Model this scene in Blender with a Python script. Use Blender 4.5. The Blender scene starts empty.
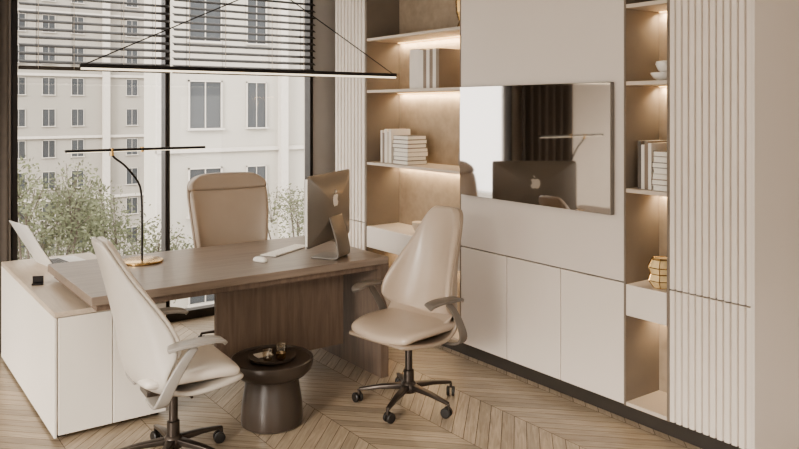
import bpy, bmesh, math, random
from mathutils import Vector, Matrix
random.seed(7)
S=bpy.context.scene
COL=S.collection
try:
    S.view_settings.view_transform='AgX'; S.view_settings.look='AgX - Medium High Contrast'
except Exception as e: print(e)

# ---------------------------------------------------------------- materials
def lin(c):
    return tuple(((v/255)/12.92 if v/255<=0.04045 else ((v/255+0.055)/1.055)**2.4) for v in c)
def new_mat(name):
    m=bpy.data.materials.new(name); m.use_nodes=True
    nt=m.node_tree; b=nt.nodes['Principled BSDF']
    return m,nt,b
def mat(name,c,rough=0.5,metal=0.0,var=0.05,scale=8,bump=0.0,bscale=200,spec=0.5,emit=0,coat=0,stretch=(1,1,1)):
    m,nt,b=new_mat(name); c=lin(c)
    tc=nt.nodes.new('ShaderNodeTexCoord'); mp=nt.nodes.new('ShaderNodeMapping')
    mp.inputs['Scale'].default_value=stretch
    nt.links.new(tc.outputs['Object'],mp.inputs['Vector'])
    n=nt.nodes.new('ShaderNodeTexNoise'); n.inputs['Scale'].default_value=scale; n.inputs['Detail'].default_value=4
    nt.links.new(mp.outputs['Vector'],n.inputs['Vector'])
    r=nt.nodes.new('ShaderNodeValToRGB')
    r.color_ramp.elements[0].position=0.3; r.color_ramp.elements[1].position=0.7
    r.color_ramp.elements[0].color=(*[v*(1-var) for v in c],1)
    r.color_ramp.elements[1].color=(*[min(1,v*(1+var)) for v in c],1)
    nt.links.new(n.outputs['Fac'],r.inputs['Fac']); nt.links.new(r.outputs['Color'],b.inputs['Base Color'])
    b.inputs['Roughness'].default_value=rough; b.inputs['Metallic'].default_value=metal
    b.inputs['Specular IOR Level'].default_value=spec
    b.inputs['Coat Weight'].default_value=coat; b.inputs['Coat Roughness'].default_value=.2
    if bump>0:
        n2=nt.nodes.new('ShaderNodeTexNoise'); n2.inputs['Scale'].default_value=bscale
        nt.links.new(mp.outputs['Vector'],n2.inputs['Vector'])
        bp=nt.nodes.new('ShaderNodeBump'); bp.inputs['Strength'].default_value=bump; bp.inputs['Distance'].default_value=0.002
        nt.links.new(n2.outputs['Fac'],bp.inputs['Height']); nt.links.new(bp.outputs['Normal'],b.inputs['Normal'])
    if emit>0:
        b.inputs['Emission Color'].default_value=(*c,1); b.inputs['Emission Strength'].default_value=emit
    return m
def wood(name,c1,c2,rough=0.4,stretch=(1.2,14,14),use_attr=False,uv=False):
    m,nt,b=new_mat(name)
    tc=nt.nodes.new('ShaderNodeTexCoord'); mp=nt.nodes.new('ShaderNodeMapping'); mp.inputs['Scale'].default_value=stretch
    nt.links.new(tc.outputs['UV' if uv else 'Object'],mp.inputs['Vector'])
    n=nt.nodes.new('ShaderNodeTexNoise'); n.inputs['Scale'].default_value=2.5; n.inputs['Detail'].default_value=7; n.inputs['Roughness'].default_value=0.6; n.inputs['Distortion'].default_value=0.6
    nt.links.new(mp.outputs['Vector'],n.inputs['Vector'])
    r=nt.nodes.new('ShaderNodeValToRGB'); r.color_ramp.elements[0].position=0.32; r.color_ramp.elements[1].position=0.68
    r.color_ramp.elements[0].color=(*lin(c1),1); r.color_ramp.elements[1].color=(*lin(c2),1)
    nt.links.new(n.outputs['Fac'],r.inputs['Fac'])
    out=r.outputs['Color']
    if use_attr:
        a=nt.nodes.new('ShaderNodeAttribute'); a.attribute_name='tone'
        mx=nt.nodes.new('ShaderNodeMix'); mx.data_type='RGBA'; mx.blend_type='MULTIPLY'; mx.inputs[0].default_value=1
        nt.links.new(out,mx.inputs[6]); nt.links.new(a.outputs['Color'],mx.inputs[7]); out=mx.outputs[2]
    nt.links.new(out,b.inputs['Base Color'])
    b.inputs['Roughness'].default_value=rough
    bp=nt.nodes.new('ShaderNodeBump'); bp.inputs['Strength'].default_value=0.08; bp.inputs['Distance'].default_value=0.002
    nt.links.new(n.outputs['Fac'],bp.inputs['Height']); nt.links.new(bp.outputs['Normal'],b.inputs['Normal'])
    return m

M_lacq=mat('beige_lacquer',(216,205,194),0.38,var=0.012,scale=2)
M_lacq2=mat('beige_lacquer_panel',(211,200,190),0.42,var=0.012,scale=2)
M_flute=mat('fluted_lacquer',(221,210,198),0.45,var=0.02,scale=3)
M_carc=mat('carcass_shadow',(70,61,54),0.7)
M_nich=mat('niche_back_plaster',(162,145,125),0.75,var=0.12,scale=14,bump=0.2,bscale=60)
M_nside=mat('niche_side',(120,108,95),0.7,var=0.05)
M_shelf=mat('shelf_board',(196,182,166),0.45,var=0.02)
M_plinth=mat('plinth_dark',(60,55,50),0.4)
M_wall=mat('wall_paint',(194,185,175),0.85,var=0.02,bump=0.1)
M_ceil=mat('ceiling_paint',(230,226,219),0.9,var=0.01)
M_frame=mat('window_frame_bronze',(48,42,37),0.45,0.2)
M_desk=wood('desk_walnut',(122,108,96),(145,130,117),0.30)
M_deskd=wood('desk_panel_walnut',(104,88,76),(126,108,94),0.4,(14,14,1.2))
M_cred=mat('credenza_cream',(228,220,209),0.4,var=0.01,scale=2)
M_credtop=wood('credenza_top_oak',(184,168,150),(200,185,167),0.4,(14,1.2,14))
M_floor=wood('oak_floor',(152,136,117),(188,172,151),0.28,(2.2,22,1),True,True)
M_gap=mat('floor_gap',(96,82,69),0.8)
M_cream=mat('cream_leather',(215,206,195),0.36,var=0.02,scale=6,bump=0.15,bscale=350,coat=.2)
M_tan=mat('tan_leather',(182,165,148),0.32,var=0.03,scale=6,bump=0.15,bscale=350,coat=.25)
M_brown=mat('taupe_leather',(162,146,130),0.38,var=0.03,scale=6,bump=0.2,bscale=350,coat=.1)
M_shellc=mat('chair_shell_cream',(190,182,172),0.35,var=0.02,coat=.2)
M_shellt=mat('chair_shell_tan',(150,134,118),0.35,var=0.02,coat=.2)
M_arm=mat('arm_grey',(150,144,137),0.35,var=0.02)
M_armd=mat('arm_dark',(110,102,94),0.35,var=0.02)
M_base=mat('chair_base_metal',(80,72,66),0.28,0.7)
M_caster=mat('caster_black',(40,36,33),0.45)
M_stool=mat('stool_lacquer',(66,57,50),0.28,var=0.04)
M_gold=mat('brass',(186,154,106),0.25,1.0,var=0.04)
M_black=mat('black_metal',(34,30,28),0.35,0.4)
M_alu=mat('brushed_aluminium',(128,122,115),0.38,0.5,var=0.02)
M_aluw=mat('white_aluminium',(228,224,218),0.35,0.1,var=0.01)
M_logo=mat('emblem_light',(240,236,230),0.2,0.1)
M_white=mat('white_ceramic',(238,233,225),0.25)
M_screen=mat('screen_glass',(18,17,17),0.08)
M_book=[mat('book_white',(218,210,200),0.6),mat('book_cream',(192,178,160),0.6),mat('book_taupe',(134,118,102),0.6),mat('book_page',(228,221,209),0.8,var=0.08,scale=60,stretch=(1,1,6)),mat('book_grey',(96,89,82),0.6)]
M_curt=mat('dark_curtain',(84,75,67),0.85,var=0.08,scale=20,bump=0.3)
M_slat=mat('blind_slat',(58,50,43),0.5,var=0.03)
M_cord=mat('blind_cord',(180,170,156),0.8)
M_led=mat('led_diffuser',(255,240,215),0.5,emit=1.2)
M_ledw=mat('led_warm',(255,212,150),0.5,emit=3.5)
M_build=mat('facade_stucco',(172,167,158),0.9,var=0.03,scale=0.5)
M_build2=mat('facade_far',(150,145,137),0.9,var=0.03,scale=0.3)
M_bglass=mat('facade_glass',(58,61,64),0.35,var=0.15,scale=0.6)
M_btrim=mat('facade_trim',(186,180,172),0.8)
M_leaf=mat('foliage',(88,91,68),0.8,var=0.35,scale=2)
M_trunk=mat('bark',(78,69,60),0.9,var=0.2)
M_ground=mat('street_ground',(150,145,137),0.9)
M_amber=mat('amber_glass',(222,196,150),0.12,0.0,var=0.15,scale=30,coat=.5)
M_tv,nt,b=new_mat('tv_gloss_screen')
tc=nt.nodes.new('ShaderNodeTexCoord'); n=nt.nodes.new('ShaderNodeTexNoise'); n.inputs['Scale'].default_value=1
nt.links.new(tc.outputs['Object'],n.inputs['Vector'])
rr=nt.nodes.new('ShaderNodeValToRGB'); rr.color_ramp.elements[0].color=(.60,.57,.545,1); rr.color_ramp.elements[1].color=(.64,.61,.58,1)
nt.links.new(n.outputs['Fac'],rr.inputs['Fac']); nt.links.new(rr.outputs['Color'],b.inputs['Base Color'])
b.inputs['Metallic'].default_value=1; b.inputs['Roughness'].default_value=0.04
def glassmix(name,tint,fac):
    m=bpy.data.materials.new(name); m.use_nodes=True; nt=m.node_tree; nt.nodes.clear()
    o=nt.nodes.new('ShaderNodeOutputMaterial'); mx=nt.nodes.new('ShaderNodeMixShader'); t=nt.nodes.new('ShaderNodeBsdfTransparent'); g=nt.nodes.new('ShaderNodeBsdfGlossy')
    t.inputs[0].default_value=(*tint,1); g.inputs['Roughness'].default_value=0.03; mx.inputs[0].default_value=fac
    nt.links.new(t.outputs[0],mx.inputs[1]); nt.links.new(g.outputs[0],mx.inputs[2]); nt.links.new(mx.outputs[0],o.inputs[0]); return m
M_glass=glassmix('window_glass',(1,1,1),.03)
M_clear=glassmix('clear_glass',(.85,.8,.72),.2)

# ---------------------------------------------------------------- helpers
def group(name,loc=(0,0,0),rz=0):
    e=bpy.data.objects.new(name,None); e.location=loc; e.rotation_euler=(0,0,rz); e.empty_display_size=0.1
    COL.objects.link(e); return e
def add(name,me,mats,parent=None,smooth=False,bevel=0,subd=0,solid=0,bseg=2):
    ob=bpy.data.objects.new(name,me); COL.objects.link(ob)
    if not isinstance(mats,(list,tuple)): mats=[mats]
    for m in mats: me.materials.append(m)
    if parent: ob.parent=parent
    if smooth:
        for p in me.polygons: p.use_smooth=True
    if solid:
        m=ob.modifiers.new('solid','SOLIDIFY'); m.thickness=solid; m.offset=0
    if bevel:
        m=ob.modifiers.new('bevel','BEVEL'); m.width=bevel; m.segments=bseg; m.limit_method='ANGLE'
    if subd:
        m=ob.modifiers.new('sub','SUBSURF'); m.levels=subd; m.render_levels=subd
    return ob
def pydata(name,v,f,fix=False):
    me=bpy.data.meshes.new(name); me.from_pydata([tuple(p) for p in v],[],f); me.update()
    if fix:
        bm=bmesh.new(); bm.from_mesh(me); bmesh.ops.recalc_face_normals(bm,faces=bm.faces); bm.to_mesh(me); bm.free()
    return me
def boxes(name,lst,mats,parent=None,bevel=0.0,smooth=False):
    v=[];f=[];mi=[]
    for bx in lst:
        x0,x1,y0,y1,z0,z1=bx[:6]; k=bx[6] if len(bx)>6 else 0
        i=len(v)
        v+=[(x0,y0,z0),(x1,y0,z0),(x1,y1,z0),(x0,y1,z0),(x0,y0,z1),(x1,y0,z1),(x1,y1,z1),(x0,y1,z1)]
        f+=[(i,i+3,i+2,i+1),(i+4,i+5,i+6,i+7),(i,i+1,i+5,i+4),(i+1,i+2,i+6,i+5),(i+2,i+3,i+7,i+6),(i+3,i,i+4,i+7)]
        mi+=[k]*6
    me=pydata(name,v,f)
    ob=add(name,me,mats,parent,smooth,bevel)
    for p,k in zip(me.polygons,mi): p.material_index=k
    return ob
def box(name,x0,x1,y0,y1,z0,z1,m,parent=None,bevel=0.0):
    return boxes(name,[(x0,x1,y0,y1,z0,z1)],m,parent,bevel)
def lathe(name,prof,m,parent=None,loc=(0,0,0),seg=48,smooth=True,bevel=0):
    v=[];f=[]
    for r,z in prof:
        for k in range(seg):
            a=2*math.pi*k/seg; v.append((loc[0]+r*math.cos(a),loc[1]+r*math.sin(a),loc[2]+z))
    for i in range(len(prof)-1):
        for k in range(seg):
            f.append((i*seg+k,i*seg+(k+1)%seg,(i+1)*seg+(k+1)%seg,(i+1)*seg+k))
    f.append(tuple(range(seg))[::-1]); n=len(prof)-1; f.append(tuple(n*seg+k for k in range(seg)))
    me=pydata(name,v,f); ob=add(name,me,m,parent,smooth,bevel)
    if smooth:
        md=ob.modifiers.new('es','EDGE_SPLIT'); md.split_angle=math.radians(40)
    return ob
def sweep(name,pts,sizes,m,parent=None,side=(0,1,0),bevel=0.004,subd=0):
    v=[];f=[];P=[Vector(p) for p in pts]; n=len(P)
    for i,p in enumerate(P):
        t=(P[min(i+1,n-1)]-P[max(i-1,0)]).normalized()
        sd=Vector(side[i]) if isinstance(side,list) else Vector(side)
        s=(sd-t*sd.dot(t)).normalized(); u=t.cross(s)
        w,h=sizes[i] if isinstance(sizes,list) else sizes
        for a,b_ in ((-1,-1),(1,-1),(1,1),(-1,1)): v.append(p+s*(a*w/2)+u*(b_*h/2))
    for i in range(n-1):
        for k in range(4): f.append((i*4+k,i*4+(k+1)%4,i*4+4+(k+1)%4,i*4+4+k))
    f.append((3,2,1,0)); j=(n-1)*4; f.append((j,j+1,j+2,j+3))
    me=pydata(name,v,f,True)
    return add(name,me,m,parent,True if subd or bevel else False,bevel,subd,bseg=3)
def tube(name,pts,r,m,parent=None,seg=10):
    P=[Vector(p) for p in pts]; n=len(P); v=[];f=[]
    ref=Vector((0.31,0.53,0.79))
    for i,p in enumerate(P):
        t=(P[min(i+1,n-1)]-P[max(i-1,0)]).normalized()
        s=(ref-t*ref.dot(t)).normalized(); u=t.cross(s)
        for k in range(seg):
            a=2*math.pi*k/seg; v.append(p+s*r*math.cos(a)+u*r*math.sin(a))
    for i in range(n-1):
        for k in range(seg): f.append((i*seg+k,i*seg+(k+1)%seg,(i+1)*seg+(k+1)%seg,(i+1)*seg+k))
    f.append(tuple(range(seg))[::-1]); f.append(tuple((n-1)*seg+k for k in range(seg)))
    me=pydata(name,v,f); ob=add(name,me,m,parent,True)
    md=ob.modifiers.new('es','EDGE_SPLIT'); md.split_angle=math.radians(50)
    return ob
def smooth_path(pts,n=6):
    P=[Vector(p) for p in pts]; out=[]
    for i in range(len(P)-1):
        p0=P[max(i-1,0)];p1=P[i];p2=P[i+1];p3=P[min(i+2,len(P)-1)]
        for k in range(n):
            t=k/n
            out.append(0.5*((2*p1)+(-p0+p2)*t+(2*p0-5*p1+4*p2-p3)*t*t+(-p0+3*p1-3*p2+p3)*t**3))
    out.append(P[-1]); return out
def arealight(name,loc,sx,sy,energy,col,rot=(0,0,0),parent=None):
    l=bpy.data.lights.new(name,'AREA'); l.shape='RECTANGLE'; l.size=sx; l.size_y=sy; l.energy=energy; l.color=col
    ob=bpy.data.objects.new(name,l); ob.location=loc; ob.rotation_euler=rot; COL.objects.link(ob)
    if parent: ob.parent=parent
    return ob

# ---------------------------------------------------------------- room
XF=3.45; XW=4.02; YW=6.0; ZC=2.85; XL=-3.2; YB=-2.6
def chevron_floor():
    bm=bmesh.new(); uvl=bm.loops.layers.uv.new('UVMap'); cl=bm.loops.layers.color.new('tone')
    cw=0.42; ph=0.092; g=0.0015
    k=0; x=XL-0.1
    while x<XW:
        d=1 if k%2==0 else -1
        y=YB-1.0
        while y<YW+0.8:
            sh=0.5*cw*d
            x0=x+g; x1=x+cw-g
            pts=[(x0,y-sh+g*1.4),(x1,y+sh+g*1.4),(x1,y+ph+sh-g*1.4),(x0,y+ph-sh-g*1.4)]
            vs=[bm.verts.new((a,b_,0)) for a,b_ in pts]
            fc=bm.faces.new(vs)
            L=math.hypot(cw,2*sh); o=random.random()*50
            uv=[(0,0),(L,0),(L,ph*.8),(0,ph*.8)]
            tn=(1.0 if d>0 else 0.95)*random.uniform(0.91,1.04)
            for lp,q in zip(fc.loops,uv):
                lp[uvl].uv=(q[0]+o,q[1]+o*0.7); lp[cl]=(tn,tn*random.uniform(.995,1.0),tn*.99,1)
            fc.material_index=0
            y+=ph
        x+=cw; k+=1
    for co,no in (((XL,0,0),(-1,0,0)),((XW,0,0),(1,0,0)),((0,YW,0),(0,1,0)),((0,YB,0),(0,-1,0))):
        bmesh.ops.bisect_plane(bm,geom=bm.verts[:]+bm.edges[:]+bm.faces[:],plane_co=co,plane_no=no,clear_outer=True)
    vs=[bm.verts.new(p) for p in ((XL,YB,-.003),(XW,YB,-.003),(XW,YW,-.003),(XL,YW,-.003))]
    f=bm.faces.new(vs); f.material_index=1
    me=bpy.data.meshes.new('floor'); bm.to_mesh(me); bm.free()
    return add('floor',me,[M_floor,M_gap])
chevron_floor()
box('ceiling',XL,XW+.1,YB,YW+.15,ZC,ZC+.12,M_ceil)
box('wall_right',XW,XW+.1,YB,YW+.15,0,ZC,M_wall)
boxes('wall_back_added',[(XL,-2.0,YB-.1,YB,0,ZC),(1.8,XW+.1,YB-.1,YB,0,ZC),(-2.0,1.8,YB-.1,YB,0,.4),(-2.0,1.8,YB-.1,YB,2.6,ZC)],M_wall)  # unseen wall added to deepen shadows; its opening lets light in from behind
boxes('wall_window',[(3.395,XW,YW,YW+.15,0,ZC),(XL,.965,YW,YW+.15,0,ZC)],M_wall)
boxes('wall_left',[(XL-.12,XL,YB,YB+.3,0,ZC),(XL-.12,XL,1.6,1.9,0,ZC),(XL-.12,XL,5.6,YW,0,ZC),(XL-.12,XL,YB,YW,0,.05),(XL-.12,XL,YB,YW,ZC-.1,ZC)],M_wall)
def window(name,x0,x1,w0,w1):
    g=group(name,((x0+x1)/2,YW+.03,0)); c=(x0+x1)/2
    L=[(x0-c,x0-c+w0,-.05,.05,0,ZC),(x1-c-w1,x1-c,-.05,.05,0,ZC),(x0-c,x1-c,-.045,.045,0,.07),(x0-c,x1-c,-.045,.045,ZC-.06,ZC)]
    boxes('frame',L,M_frame,g,.003)
    box('pane',x0-c+w0,x1-c-w1,-.006,.006,.07,ZC-.06,M_glass,g)
window('window_1',.97,2.080,.035,.018); window('window_2',2.082,3.393,.018,.030)
def blind(name,x0,x1,ang):
    g=group(name,((x0+x1)/2,YW-.09,0)); h=(x1-x0)/2
    v=[];f=[]
    z=2.03; a=math.radians(ang); w=.027
    while z<ZC-.07:
        i=len(v)
        cx,cz=w*math.cos(a),w*math.sin(a)
        for xx in (-h,h):
            v+= [(xx,-cx,z-cz),(xx,0,z+.003),(xx,cx,z+cz),(xx,cx,z+cz-.003),(xx,0,z),(xx,-cx,z-cz-.003)]
        for k in range(6): f.append((i+k,i+(k+1)%6,i+6+(k+1)%6,i+6+k))
        f.append(tuple(i+k for k in range(6))); f.append(tuple(i+6+k for k in range(6))[::-1])
        z+=.058
    add('slats',pydata('slats',v,f),M_slat,g)
    box('bottom_rail',-h,h,-.027,.027,1.972,1.998,M_slat,g,.003)
    box('head_rail',-h,h,-.03,.03,ZC-.06,ZC-.005,M_slat,g,.003)
    boxes('ladder_cords',[(xx-.002,xx+.002,yy-.001,yy+.001,1.98,ZC-.05) for xx in (-h+.12,-h*.33,h*.33,h-.12) for yy in (-.03,.03)],M_cord,g)
blind('window_blind',1.00,2.07,26); blind('window_blind',2.10,3.365,26)
def curtain(name,x0,x1,y,m):
    v=[];f=[];n=int((x1-x0)*120)
    for i in range(n+1):
        x=x0+(x1-x0)*i/n; yy=y+.035*math.sin(i/n*(x1-x0)*52)+.01*math.sin(i*.37)
        v+=[(x-(x0+x1)/2,yy-y,.015),(x-(x0+x1)/2,yy-y,ZC-.02)]
    for i in range(n): f.append((2*i,2*i+2,2*i+3,2*i+1))
    ob=add(name,pydata(name,v,f),m,None,True,solid=.004); ob.location=((x0+x1)/2,y,0)
curtain('window_curtain',.1,.93,5.9,M_curt)

# ---------------------------------------------------------------- cabinet wall
cab=group('media_wall_cabinet',(XF,0,0))
D1=.55
box('plinth',.02,D1,1.95,5.70,0,.08,M_plinth,cab,.002)
box('carcass',.022,D1,2.675,4.02,.085,ZC,M_carc,cab)
ds=[(2.667,3.120),(3.1255,3.576),(3.5815,4.028)]
for i,(a,b_) in enumerate(ds): box('door_%d'%(i+1),0,.022,a,b_,.085,.745,M_lacq,cab,.0025)
box('tv_panel',0,.022,2.667,4.028,.752,ZC,M_lacq2,cab,.0025)
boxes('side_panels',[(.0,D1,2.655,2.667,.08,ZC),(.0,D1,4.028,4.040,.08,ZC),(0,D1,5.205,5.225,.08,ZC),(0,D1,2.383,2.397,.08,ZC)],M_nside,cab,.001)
def fluted(name,y0,y1,z0,z1,pitch):
    n=round((y1-y0)/pitch); p=(y1-y0)/n; v=[];f=[]; prof=[]
    for k in range(n):
        a=y0+k*p
        prof+=[(.018,a+.0005),(.018,a+p*.10),(.003,a+p*.18),(0,a+p*.26),(0,a+p*.84),(.003,a+p*.90),(.017,a+p*.97)]
    prof.append((.018,y1)); prof+=[(.03,y1),(.03,y0)]
    m=len(prof)
    for z in (z0,z1): v+=[(x,y,z) for x,y in prof]
    f=[(k,(k+1)%m,m+(k+1)%m,m+k) for k in range(m)]; f.append(tuple(range(m))[::-1]); f.append(tuple(range(m,2*m)))
    return add(name,pydata(name,v,f,True),M_flute,cab)
fluted('fluted_door_upper_right',1.932,2.385,.768,ZC,.038)
fluted('fluted_door_lower_right',1.932,2.385,.085,.760,.038)
fluted('fluted_door_upper_left',5.228,5.70,.768,ZC,.052)
fluted('fluted_door_lower_left',5.228,5.70,.085,.760,.052)
box('carcass_right',.03,D1,1.945,2.383,.085,ZC,M_carc,cab)
box('carcass_left',.03,D1,5.226,5.70,.085,ZC,M_carc,cab)
box('end_panel',.0,D1,1.925,1.945,.0,ZC,M_lacq,cab,.002)
def niche(y0,y1,depth,tag,pw):
    box('niche_back_'+tag,depth,depth+.015,y0,y1,.08,ZC,M_nich,cab)
    zs=[1.262,1.845,2.265]
    boxes('shelves_'+tag,[(.004,depth,y0,y1,z-.022,z) for z in zs]+[(.004,depth,y0,y1,.08,.10)],M_shelf,cab,.0015)
    box('drawer_'+tag,.0,depth-.01,y0+.002,y1-.002,.572,.742,M_lacq,cab,.003)
    for z in zs+[.572]:
        zz=z-(.022 if z!=.572 else 0)
        boxes('led_strip_%s_%d'%(tag,int(z*100)),[(depth-.03,depth-.02,y0+.02,y1-.02,zz-.006,zz-.001)],M_ledw,cab)
        arealight('led_light_%s_%d'%(tag,int(z*100)),(depth-.03,(y0+y1)/2,zz-.012),.02,(y1-y0)-.05,pw,(1,.82,.58),(0,math.radians(-20),0),cab)
niche(4.040,5.205,.33,'left',4.2); niche(2.397,2.655,.30,'right',1.4)

tv=group('wall_television',(XF-.022,3.36,1.477))
box('housing',-.014,.018,-.634,.634,-.366,.366,M_alu,tv,.003)
box('screen',-.0175,-.0145,-.632,.632,-.364,.364,M_tv,tv)
box('wall_mount',.018,.0215,-.2,.2,-.15,.15,M_black,tv)

# ---------------------------------------------------------------- desk
dk=group('executive_desk',(1.9,4.475,0))
hx,hy=.9,.505
box('desk_top',-hx,hx,-hy,hy,.715,.76,M_desk,dk,.004)
box('desk_apron',-hx+.03,hx-.001,-hy+.03,hy-.03,.68,.715,M_deskd,dk,.002)
box('end_leg_panel',hx-.06,hx,-hy+.0,hy-.0,0,.715,M_deskd,dk,.003)
box('modesty_panel',-.16,.70,-.285,-.255,.19,.665,M_deskd,dk,.003)
boxes('panel_brackets',[(.0,.03,-.28,-.26,.66,.69),(.5,.53,-.28,-.26,.66,.69)],M_base,dk,.002)
boxes('riser_feet',[(-.82,-.78,-.25,-.21,.661,.69),(-.5,-.46,-.25,-.21,.661,.69),(-.82,-.78,.42,.46,.661,.69),(-.5,-.46,.42,.46,.661,.69)],M_base,dk,.002)

cr=group('side_credenza',(1.16,4.98,0))
box('body',-.275,.275,-.785,.785,.03,.63,M_cred,cr,.003)
box('top_board',-.29,.29,-.8,.8,.632,.66,M_credtop,cr,.003)
box('side_panel_outer',-.29,-.277,-.8,.8,.02,.631,M_cred,cr,.002)
boxes('front_doors',[(-.27,-.002,-.8,-.787,.03,.628),(.002,.285,-.8,-.787,.03,.628)],M_cred,cr,.002)
boxes('drawer_fronts',[(.277,.29,-.78+.52*i,-.78+.52*i+.515,.03+.3*j,.03+.3*j+.295) for i in range(3) for j in range(2)],M_cred,cr,.002)
boxes('feet',[(sx*.24-.02,sx*.24+.02,sy*.72-.02,sy*.72+.02,0,.03) for sx in(-1,1) for sy in (-1,1)],M_base,cr)

# ---------------------------------------------------------------- chairs
def loft(name,rows,m,parent,thick,sub=2,nv=11):
    v=[];f=[];n=len(rows)
    for i,(x,z,w,wg,dr) in enumerate(rows):
        a=rows[max(i-1,0)]; b_=rows[min(i+1,n-1)]
        t=Vector((b_[0]-a[0],0,b_[1]-a[1])).normalized()
        nrm=Vector((t.z,0,-t.x))
        for j in range(nv):
            q=-1+2*j/(nv-1)
            p=Vector((x,0,z))+nrm*(wg*abs(q)**2.0)-Vector((0,0,dr*abs(q)**3))
            v.append((p.x,w*math.sin(q*math.pi/2*.86)/math.sin(math.pi/2*.86),p.z))
    for i in range(n-1):
        for j in range(nv-1): f.append((i*nv+j,i*nv+j+1,(i+1)*nv+j+1,(i+1)*nv+j))
    ob=add(name,pydata(name,v,f),m,parent,True)
    s=ob.modifiers.new('solid','SOLIDIFY'); s.thickness=thick; s.offset=0
    sb=ob.modifiers.new('sub','SUBSURF'); sb.levels=sub; sb.render_levels=sub
    return ob
def chair(name,loc,rz,leather,shell,armm,kind):
    g=group(name,loc,rz)
    if kind=='visitor':
        rows=[(.282,.425,.205,0,0),(.240,.425,.238,.0,0),(.10,.405,.258,.0,0),(-.04,.388,.266,.020,0),(-.14,.400,.272,.075,0),(-.212,.460,.278,.145,0),
              (-.234,.56,.278,.195,0),(-.249,.66,.260,.185,0),(-.270,.77,.220,.135,0),(-.298,.89,.182,.078,.0),(-.325,1.00,.156,.042,.004),(-.347,1.075,.132,.026,.010),(-.355,1.105,.096,.018,.010)]
        rows2=[(x+.028,z,w-.014,wg-.004,dr) for x,z,w,wg,dr in rows[5:]]
        rows2=[(.03,.462,.225,.0,0),(-.08,.458,.235,.03,0),(-.155,.480,.250,.10,0)]+[(x,z+(.02 if i==0 else 0),w,wg,dr) for i,(x,z,w,wg,dr) in enumerate(rows2)]
        W=.300; sz=.434; az=.65
    else:
        rows=[(.28,.42,.23,0,0),(.24,.445,.265,.0,0),(.10,.442,.275,.0,0),(-.04,.43,.275,.0,0),(-.15,.44,.265,.03,0),(-.21,.50,.26,.05,0),
              (-.235,.60,.27,.06,0),(-.25,.72,.285,.065,0),(-.27,.86,.300,.065,0),(-.295,.99,.312,.06,.0),(-.32,1.10,.312,.05,.004),(-.335,1.175,.296,.04,.02),(-.342,1.215,.235,.03,.03)]
        rows2=[(x+.035*(1 if z>.47 else 0),z+(.035 if z<.47 else 0),w-.014,wg,dr) for x,z,w,wg,dr in rows]
        W=.33; sz=.46; az=.67
    loft('outer_shell',rows,shell,g,.026)
    loft('back_upholstery',rows2 if kind=='visitor' else rows2[4:11],leather,g,.042)
    if kind!='visitor':
        loft('headrest_upholstery',[(-.282,1.085,.296,.05,0),(-.290,1.12,.303,.05,.0),(-.300,1.17,.290,.04,.018),(-.312,1.215,.24,.03,.03)],leather,g,.055)
    v=[];f=[];nx=9;ny=9
    for s in (1,-1):
        for i in range(nx):
            for j in range(ny):
                a=-1+2*i/(nx-1); q=-1+2*j/(ny-1)
                hw=(.262 if kind!='visitor' else .254)*(1-.14*max(0,a)**2)
                x=(.045 if kind=='visitor' else .035)+a*.245*(1-.12*q*q*(1 if a>0 else .2)); y=q*hw
                edge=max(abs(a)**6,abs(q)**6)
                z=sz+.025+s*(.034-.014*edge)-.024*max(0,a)**3+.022*q*q*(1 if s>0 else .6)
                v.append((x,y,z))
    N=nx*ny
    for i in range(nx-1):
        for j in range(ny-1):
            k=i*ny+j; f.append((k,k+ny,k+ny+1,k+1)); f.append((N+k,N+k+1,N+k+ny+1,N+k+ny))
    for i in range(nx-1):
        k=i*ny; f.append((k,N+k,N+k+ny,k+ny)); k=i*ny+ny-1; f.append((k,k+ny,N+k+ny,N+k))
    for j in range(ny-1):
        k=j; f.append((k,k+1,N+k+1,N+k)); k=(nx-1)*ny+j; f.append((k,N+k,N+k+1,k+1))
    add('seat_cushion',pydata('seat_cushion',v,f,True),leather,g,True,subd=2)
    for s,t in ((1,'left'),(-1,'right')):
        path=smooth_path([(-.12,s*.12,.372),(-.13,s*(W-.05),.376),(-.125,s*(W-.000),.415),(-.085,s*(W+.012),.50),(-.03,s*(W+.012),.585),(.015,s*(W+.004),az-.016)],5)
        nn=len(path)
        sweep('arm_support_'+t,path,[(.080-.048*(i/nn)**.8,.016) for i in range(nn)],armm,g,(1,0,0),.006)
        pp=smooth_path([(-.105,s*(W-.01),az-.018),(-.07,s*W,az-.006),(-.0,s*(W+.004),az),(.08,s*(W-.002),az+.002),(.135,s*(W-.012),az-.008),(.152,s*(W-.02),az-.022)],4)
        nn=len(pp)
        sweep('arm_pad_'+t,pp,[(.046+.034*math.sin(math.pi*i/(nn-1))**.6,.018) for i in range(nn)],armm,g,(0,1,0),.008)
    box('tilt_mechanism',-.14,.12,-.08,.08,.345,.395,M_base,g,.012)
    tube('tilt_lever',[(.02,-.06,.375),(.03,-.2,.37)],.006,M_base,g)
    lathe('gas_column',[(.030,.085),(.030,.20),(.021,.205),(.021,.36)],M_base,g)
    lathe('base_hub',[(.042,.075),(.050,.09),(.045,.12),(.032,.135)],M_base,g)
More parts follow.
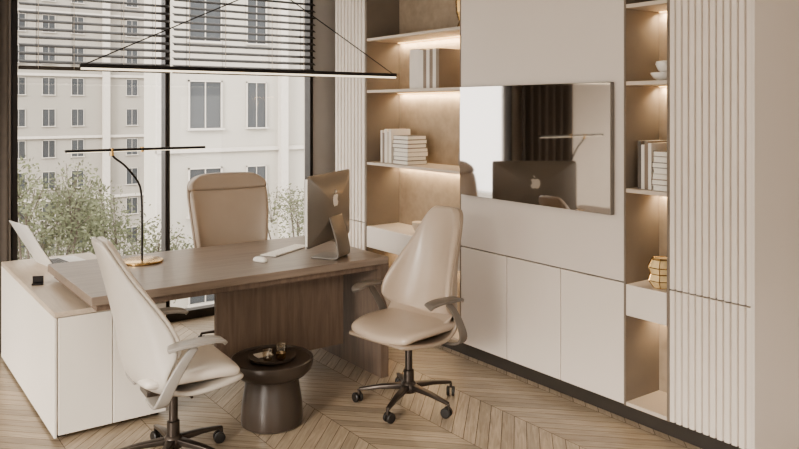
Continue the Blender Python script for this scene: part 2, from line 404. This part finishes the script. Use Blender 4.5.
    for k in range(5):
        a=2*math.pi*k/5+.35
        c,s_=math.cos(a),math.sin(a)
        R=.29
        sweep('base_leg_%d'%(k+1),[(c*.03,s_*.03,.108),(c*.16,s_*.16,.098),(c*R,s_*R,.076)],[(.045,.030),(.034,.022),(.022,.016)],M_base,g,(-s_,c,0),.005)
        lathe('caster_stem_%d'%(k+1),[(.008,.045),(.008,.075)],M_base,g,(c*R,s_*R,0),16)
        b2=a+1.1+.7*k
        bc,bs=math.cos(b2),math.sin(b2)
        for w in (-1,1):
            v=[];f=[];sg=24
            ctr=Vector((c*R,s_*R,.028)); ax=Vector((bc,bs,0)); u=Vector((-bs,bc,0)); up=Vector((0,0,1))
            prof=[(.006,.018),(.006,.026),(.010,.028),(.020,.028),(.024,.024),(.025,.012)]
            for off,r in prof:
                for q in range(sg):
                    an=2*math.pi*q/sg; v.append(ctr+u*.012+ax*(w*off)+u*(r*math.cos(an))+up*(r*math.sin(an)))
            for i in range(len(prof)-1):
                for q in range(sg): f.append((i*sg+q,i*sg+(q+1)%sg,(i+1)*sg+(q+1)%sg,(i+1)*sg+q))
            f.append(tuple(range(sg))[::-1]); f.append(tuple((len(prof)-1)*sg+q for q in range(sg)))
            ob=add('caster_wheel_%d_%s'%(k+1,'a' if w>0 else 'b'),pydata('w',v,f,True),M_caster,g,True)
            md=ob.modifiers.new('es','EDGE_SPLIT'); md.split_angle=math.radians(40)
    return g
chair('visitor_chair',(1.285,3.615,0),math.radians(-4),M_cream,M_shellc,M_arm,'visitor')
chair('visitor_chair',(2.63,3.53,0),math.radians(190),M_tan,M_shellt,M_armd,'visitor')
chair('executive_chair',(2.325,5.14,0),math.radians(-93),M_brown,M_shellt,M_armd,'exec')

# ---------------------------------------------------------------- side table + tray
st=group('side_table',(1.88,3.76,0))
lathe('pedestal',[(.152,.0),(.163,.008),(.167,.04),(.161,.12),(.148,.20),(.142,.245),(.145,.26)],M_stool,st,seg=64)
lathe('top_bowl',[(.150,.255),(.186,.270),(.213,.298),(.222,.330),(.222,.352),(.214,.356),(.210,.350),(.206,.345)],M_stool,st,seg=64)
tr=group('drinks_tray',(1.88,3.76,.346))
lathe('tray_dish',[(.02,.002),(.10,.002),(.125,.008),(.128,.020),(.124,.018),(.10,.007)],M_stool,tr)
boxes('folded_napkin',[(-.07,.02,.02,.09,.008,.014)],M_book[0],tr,.001)
lathe('glass_1',[(.022,.008),(.026,.02),(.030,.07)],M_clear,tr,(.055,.0,0),24)
lathe('glass_2',[(.022,.008),(.026,.02),(.030,.06)],M_clear,tr,(-.04,-.03,0),24)
lathe('brass_cup',[(.018,.008),(.024,.016),(.026,.045)],M_gold,tr,(.02,-.065,0),24)

# ---------------------------------------------------------------- computer
im=group('desktop_computer',(2.49,4.19,.761),math.radians(35))
def rrect(w,h,r,n=6):
    pts=[]
    for cx,cz,a0 in ((w/2-r,h/2-r,0),(-w/2+r,h/2-r,90),(-w/2+r,-h/2+r,180),(w/2-r,-h/2+r,270)):
        for k in range(n+1):
            a=math.radians(a0+90*k/n); pts.append((cx+r*math.cos(a),cz+r*math.sin(a)))
    return pts
def imac():
    W,H=.65,.43; zc=.315; rings=[(1,.0),(1,-.008),(.97,-.012),(.85,-.022),(.65,-.036),(.4,-.045),(.15,-.049)]
    base=rrect(W,H,.02); m=len(base); v=[];f=[]
    for s,y in rings: v+=[(x*s,y,zc+z*s) for x,z in base]
    for i in range(len(rings)-1):
        for k in range(m): f.append((i*m+k,(i+1)*m+k,(i+1)*m+(k+1)%m,i*m+(k+1)%m))
    f.append(tuple(range(m))); f.append(tuple((len(rings)-1)*m+k for k in range(m))[::-1])
    ob=add('display_housing',pydata('display_housing',v,f,True),M_alu,im,True); md=ob.modifiers.new('es','EDGE_SPLIT'); md.split_angle=math.radians(35)
    boxes('display_bezel',[(-.326,.326,.0,.004,.10,.163)],M_aluw,im,.001)
    box('display_glass',-.322,.322,.0,.003,.165,.527,M_screen,im,.001)
    boxes('edge_band',[(-.3285,-.325,-.010,.004,.115,.515)],M_aluw,im,.0)
    sweep('stand',smooth_path([(0,-.045,.26),(0,-.085,.14),(0,-.105,.035),(0,-.085,.006),(0,.0,.005),(0,.08,.005)],5),[(.19,.009)]*26,M_alu,im,(1,0,0),.002)
    A=[(0,.30),(.12,.36),(.28,.36),(.40,.26),(.31,.14),(.28,-.02),(.34,-.16),(.44,-.22),(.36,-.40),(.24,-.52),(.10,-.50),(0,-.47),(-.10,-.50),(-.24,-.52),(-.38,-.34),(-.45,-.10),(-.42,.18),(-.28,.34),(-.12,.36)]
    Lf=[(0,.42),(.02,.56),(.16,.68),(.14,.54)]
    sc=.085; v=[];f=[]
    for poly in (A,Lf):
        n0=len(v); k=len(poly)
        v+=[(x*sc,-.0505,.365+z*sc) for x,z in poly]+[(x*sc,-.042,.365+z*sc) for x,z in poly]
        f.append(tuple(range(n0,n0+k))); f+= [(n0+i,n0+(i+1)%k,n0+k+(i+1)%k,n0+k+i) for i in range(k)]
    add('fruit_emblem',pydata('fruit_emblem',v,f),M_logo,im)
imac()
kb=group('keyboard',(2.36,4.52,.76),math.radians(30))
box('keyboard_base',-.21,.21,-.058,.058,.001,.008,M_aluw,kb,.003)
boxes('keys',[(-.203+i*.0285,-.203+i*.0285+.025,-.05+j*.0205,-.05+j*.0205+.0175,.008,.0105) for i in range(14) for j in range(5)],M_white,kb,.001)
def mouse():
    g=group('computer_mouse',(2.07,4.30,.76),math.radians(20)); v=[];f=[]
    rings=[(1,.001),(1,.010),(.93,.018),(.75,.025),(.45,.029),(.1,.031)]; n=24
    for s,z in rings: v+=[(.029*s*math.cos(2*math.pi*k/n),.055*s*math.sin(2*math.pi*k/n),z) for k in range(n)]
    for i in range(len(rings)-1): f+=[(i*n+k,i*n+(k+1)%n,(i+1)*n+(k+1)%n,(i+1)*n+k) for k in range(n)]
    f.append(tuple(range(n))[::-1]); f.append(tuple((len(rings)-1)*n+k for k in range(n)))
    add('mouse_shell',pydata('m',v,f),M_white,g,True)
mouse()
lp=group('laptop',(1.20,5.47,.66),math.radians(8))
box('laptop_base',-.12,.13,-.17,.17,.001,.014,M_aluw,lp,.004)
boxes('laptop_keys',[(-.09+i*.022,-.09+i*.022+.018,-.14+j*.0235,-.14+j*.0235+.019,.014,.0155) for i in range(5) for j in range(12)],M_black,lp)
sweep('laptop_lid',[(-.122,0,.012),(-.21,0,.16),(-.29,0,.30)],[(.34,.007)]*3,M_aluw,lp,(0,1,0),.002)
sweep('laptop_screen',[(-.122,0,.026),(-.203,0,.162),(-.281,0,.291)],[(.32,.002)]*3,M_screen,lp,(0,1,0),0)
ph=group('smartphone_stand',(.93,4.90,.66),math.radians(-20))
boxes('stand_body',[(-.03,.03,-.02,.02,.001,.012),(-.03,.03,.008,.016,.012,.05)],M_black,ph,.002)

dl=group('desk_lamp',(1.48,4.71,.76))
lathe('lamp_base',[(.120,.0),(.125,.004),(.125,.012),(.118,.016),(.02,.019)],M_gold,dl,seg=64)
tube('lamp_stem',smooth_path([(0,0,.015),(0,0,.25),(-.005,0,.42),(-.03,0,.50),(-.10,0,.59),(-.165,0,.645),(-.18,0,.68)],6),.0065,M_black,dl)
lathe('pivot_joint',[(.013,.655),(.013,.700)],M_gold,dl,(-.18,0,0),20)
box('lamp_bar',-.44,.40,-.012,.012,.682,.697,M_black,dl,.002)
box('lamp_diffuser',-.43,.39,-.008,.008,.678,.6825,M_led,dl)
lathe('bar_knob',[(.012,.672),(.012,.704)],M_gold,dl,(.0,0,0),20)

pl=group('linear_pendant_lamp',(2.13,4.45,1.92))
box('bar_body',-1.07,1.07,-.014,.014,.004,.026,M_black,pl,.002)
box('bar_diffuser',-1.065,1.065,-.012,.012,-.008,.0035,M_led,pl,.002)
tube('wire_1',[(-1.05,0,.02),(.09,0,.56)],.0035,M_black,pl,8)
tube('wire_2',[(1.05,0,.02),(.09,0,.56)],.0035,M_black,pl,8)
tube('drop_rod',[(.09,0,.555),(.09,0,ZC-1.92-.02)],.006,M_black,pl,10)
lathe('ceiling_canopy',[(.06,ZC-1.92-.03),(.06,ZC-1.92)],M_black,pl,(.09,0,0),32)

# ---------------------------------------------------------------- shelf objects
def books_up(name,loc,ws,hs,depth,mi):
    g=group(name,loc); L=[];y=0
    for w,h,k in zip(ws,hs,mi):
        L.append((0,depth,y,y+w-.002,0.001,h,k)); L.append((.004,depth+.001,y+.003,y+w-.005,h-.001,h+.0005,3)); y+=w
    boxes('volumes',L,M_book,g,.001)
books_up('standing_books',(XF+.05,4.93,1.262),[.03,.028,.035,.03,.025],[.27,.25,.27,.24,.26],.19,[0,1,0,2,0])
def books_flat(name,loc,n,w,d,mi,t=.03,rz=0):
    g=group(name,loc,rz); L=[];z=0.001
    for i in range(n):
        ww=w*random.uniform(.88,1); dd=d*random.uniform(.9,1)
        L+= [(0,dd,0,ww,z,z+.003,mi[i%len(mi)]),(0,dd,0,ww,z+t-.004,z+t-.001,mi[i%len(mi)]),(.004,dd-.002,.003,ww-.003,z+.003,z+t-.004,3),(dd-.003,dd,0,ww,z,z+t-.001,mi[i%len(mi)])]
        z+=t
    boxes('volumes',L,M_book,g)
books_flat('book_stack',(XF+.04,4.70,1.262),7,.20,.2,[2,4,0,2,4],.032)
books_up('boxed_book_set',(XF+.05,4.33,1.845),[.038,.038,.038,.038,.038,.038,.13],[.29]*6+[.30],.2,[2,0,2,0,2,0,0])
va=group('ceramic_vase',(XF+.14,4.13,1.262))
lathe('vase_body',[(.03,0),(.05,.01),(.062,.06),(.055,.12),(.035,.155),(.038,.175)],M_book[2],va)
va=group('brass_ornament',(XF+.14,4.17,2.265))
lathe('ornament_body',[(.04,0),(.045,.01),(.03,.05),(.05,.12),(.055,.2),(.03,.25)],M_gold,va,seg=8,smooth=False)
va=group('small_bowl',(XF+.13,4.66,.742))
lathe('bowl_body',[(.025,0),(.045,.02),(.06,.06),(.062,.085)],M_book[1],va)
books_up('standing_books',(XF+.04,2.52,1.262),[.022,.022,.022,.022],[.25,.26,.24,.26],.20,[0,2,0,4])
books_flat('book_stack',(XF+.03,2.40,1.262),7,.115,.22,[0,2,1,0,4],.03)
bk=group('ceramic_bowls',(XF+.13,2.50,1.845))
lathe('bowl_large',[(.03,0),(.055,.012),(.072,.035),(.074,.045)],M_white,bk)
lathe('bowl_small',[(.02,.046),(.035,.06),(.048,.09),(.044,.105),(.02,.11)],M_white,bk)
am=group('faceted_gold_vase',(XF+.09,2.490,.742))
pf=[(.042,0),(.074,.04),(.060,.075),(.074,.11),(.052,.152),(.046,.156)]
lathe('faceted_body',pf,M_amber,am,seg=7,smooth=False)
wf=lathe('gold_edges',[(r+.0015,z) for r,z in pf],M_gold,am,seg=7,smooth=False)
md=wf.modifiers.new('wire','WIREFRAME'); md.thickness=.005

# ---------------------------------------------------------------- exterior
gr=box('ground_street',-60,120,7,140,-9.2,-9,M_ground)
def facade(name,x0,x1,y,z0,z1,wins,mats,depth=8,trims=()):
    g=group(name,((x0+x1)/2,y,0)); c=(x0+x1)/2
    box('facade_block',x0-c,x1-c,0,depth,z0,z1,mats[0],g)
    G=[];F=[]
    for (a,b_,lo,hi) in wins:
        a-=c;b_-=c
        G.append((a,b_,-.02,.05,lo,hi))
        t=.045*(b_-a)
        F+=[(a-t,a,-.07,.02,lo-t,hi+t),(b_,b_+t,-.07,.02,lo-t,hi+t),(a-t,b_+t,-.07,.02,hi,hi+t),(a-2*t,b_+2*t,-.15,.02,lo-1.5*t,lo),((a+b_)/2-t*.35,(a+b_)/2+t*.35,-.05,.02,lo,hi)]
    boxes('glazing',G,M_bglass,g); boxes('surrounds',F,M_btrim,g)
    if trims: boxes('mouldings',[(t[0]-c,t[1]-c,t[2],t[3],t[4],t[5]) for t in trims],M_btrim,g)
wn=[]
for k in range(-4,3):
    z=1.1+2.6*k
    for a,b_ in ((8.3,9.27),(10.14,10.76),(13.0,14.0),(15.2,16.2)):
        wn.append((a,b_,z,z+1.38))
facade('apartment_building',7.35,22,22,-9,14,wn,[M_build],1.2,[(7.3,22,-.12,0,.38,.5),(7.3,22,-.12,0,5.6,5.75),(7.3,22,-.12,0,-4.8,-4.68),(11.2,11.45,-.25,0,-9,14),(7.3,7.6,-.08,0,-9,14)])
wn=[]
for k in range(-4,9):
    for j in range(0,18):
        x=8+j*2.05; z=-8+2.35*k+6
        if j%6==4: continue
        wn.append((x,x+.85,z,z+1.25))
facade('apartment_building',6,48,62,-9,24,wn,[M_build2],10,[(6,48,-.2,0,-.6+4.7*q,-.4+4.7*q) for q in range(-1,5)]+[(16.4,16.9,-.4,0,-9,24),(28.5,29.2,-.4,0,-9,24)])
def tree(name,loc,h,blobs,seed,n=420,leaf=.055):
    rnd=random.Random(seed); g=group(name,loc)
    tube('trunk',[(0,0,0),(.1,0,h*.4),(0,.1,h*.8)],.09,M_trunk,g)
    v=[];f=[]
    for bi,(bx,by,bz,r) in enumerate(blobs):
        tube('branch_%d'%bi,[(0,.05,h*.5),(bx*.6,by*.6,(bz+h*.5)/2),(bx,by,bz)],.02,M_trunk,g,6)
        for q in range(5):
            d=Vector((rnd.gauss(0,1),rnd.gauss(0,1),abs(rnd.gauss(0,1))+.3)).normalized()*r
            tube('twig_%d_%d'%(bi,q),[(bx*.8,by*.8,bz-r*.5),(bx+d.x,by+d.y,bz+d.z)],.008,M_trunk,g,4)
        for _ in range(n):
            d=Vector((rnd.gauss(0,1),rnd.gauss(0,1),rnd.gauss(0,1))).normalized()*r*rnd.random()**.4*1.15
            p=Vector((bx,by,bz))+d
            a=Vector((rnd.gauss(0,1),rnd.gauss(0,1),rnd.gauss(0,1))).normalized(); b_=a.orthogonal().normalized()
            s=leaf*rnd.uniform(.5,1.2); i=len(v)
            v+=[p-a*s,p+b_*s*.5,p+a*s,p-b_*s*.5]; f.append((i,i+1,i+2,i+3))
    add('foliage',pydata('foliage',v,f),M_leaf,g)
def blobs(rnd,n,sx,z0,z1,r): return [(rnd.uniform(-sx,sx),rnd.uniform(-sx,sx),rnd.uniform(z0,z1),rnd.uniform(r*.6,r)) for _ in range(n)]
R=random.Random(3)
tree('street_tree',(3.3,17,-9),9.0,blobs(R,16,1.3,6.2,9.2,.7),1)
tree('street_tree',(5.6,19,-9),8.4,blobs(R,14,1.5,5.4,8.4,.8),2,300)
tree('street_tree',(8.8,17,-9),7.2,blobs(R,12,1.6,4.6,7.0,.8),3,300)
tree('street_tree',(10.4,18.5,-9),8.0,blobs(R,10,1.0,5.6,8.2,.7),4,300)

# ---------------------------------------------------------------- light
w=bpy.data.worlds.new('World'); S.world=w; w.use_nodes=True
bg=w.node_tree.nodes['Background']; bg.inputs['Color'].default_value=(1,.965,.915,1); bg.inputs['Strength'].default_value=3.4
sl=bpy.data.lights.new('sun','SUN'); sl.energy=4.4; sl.angle=math.radians(18); sl.color=(1,.95,.88)
so=bpy.data.objects.new('sun',sl); COL.objects.link(so)
so.rotation_euler=Vector((.80,.42,-.33)).to_track_quat('-Z','Y').to_euler()

# ---------------------------------------------------------------- camera
cd=bpy.data.cameras.new('camera'); cd.sensor_width=36; cd.lens=767/799*36; cd.shift_y=-(224.5-108)/799; cd.clip_end=500
co=bpy.data.objects.new('camera',cd); COL.objects.link(co); co.location=(0,0,1.7); co.rotation_euler=(math.radians(90),0,math.radians(-36))
S.camera=co
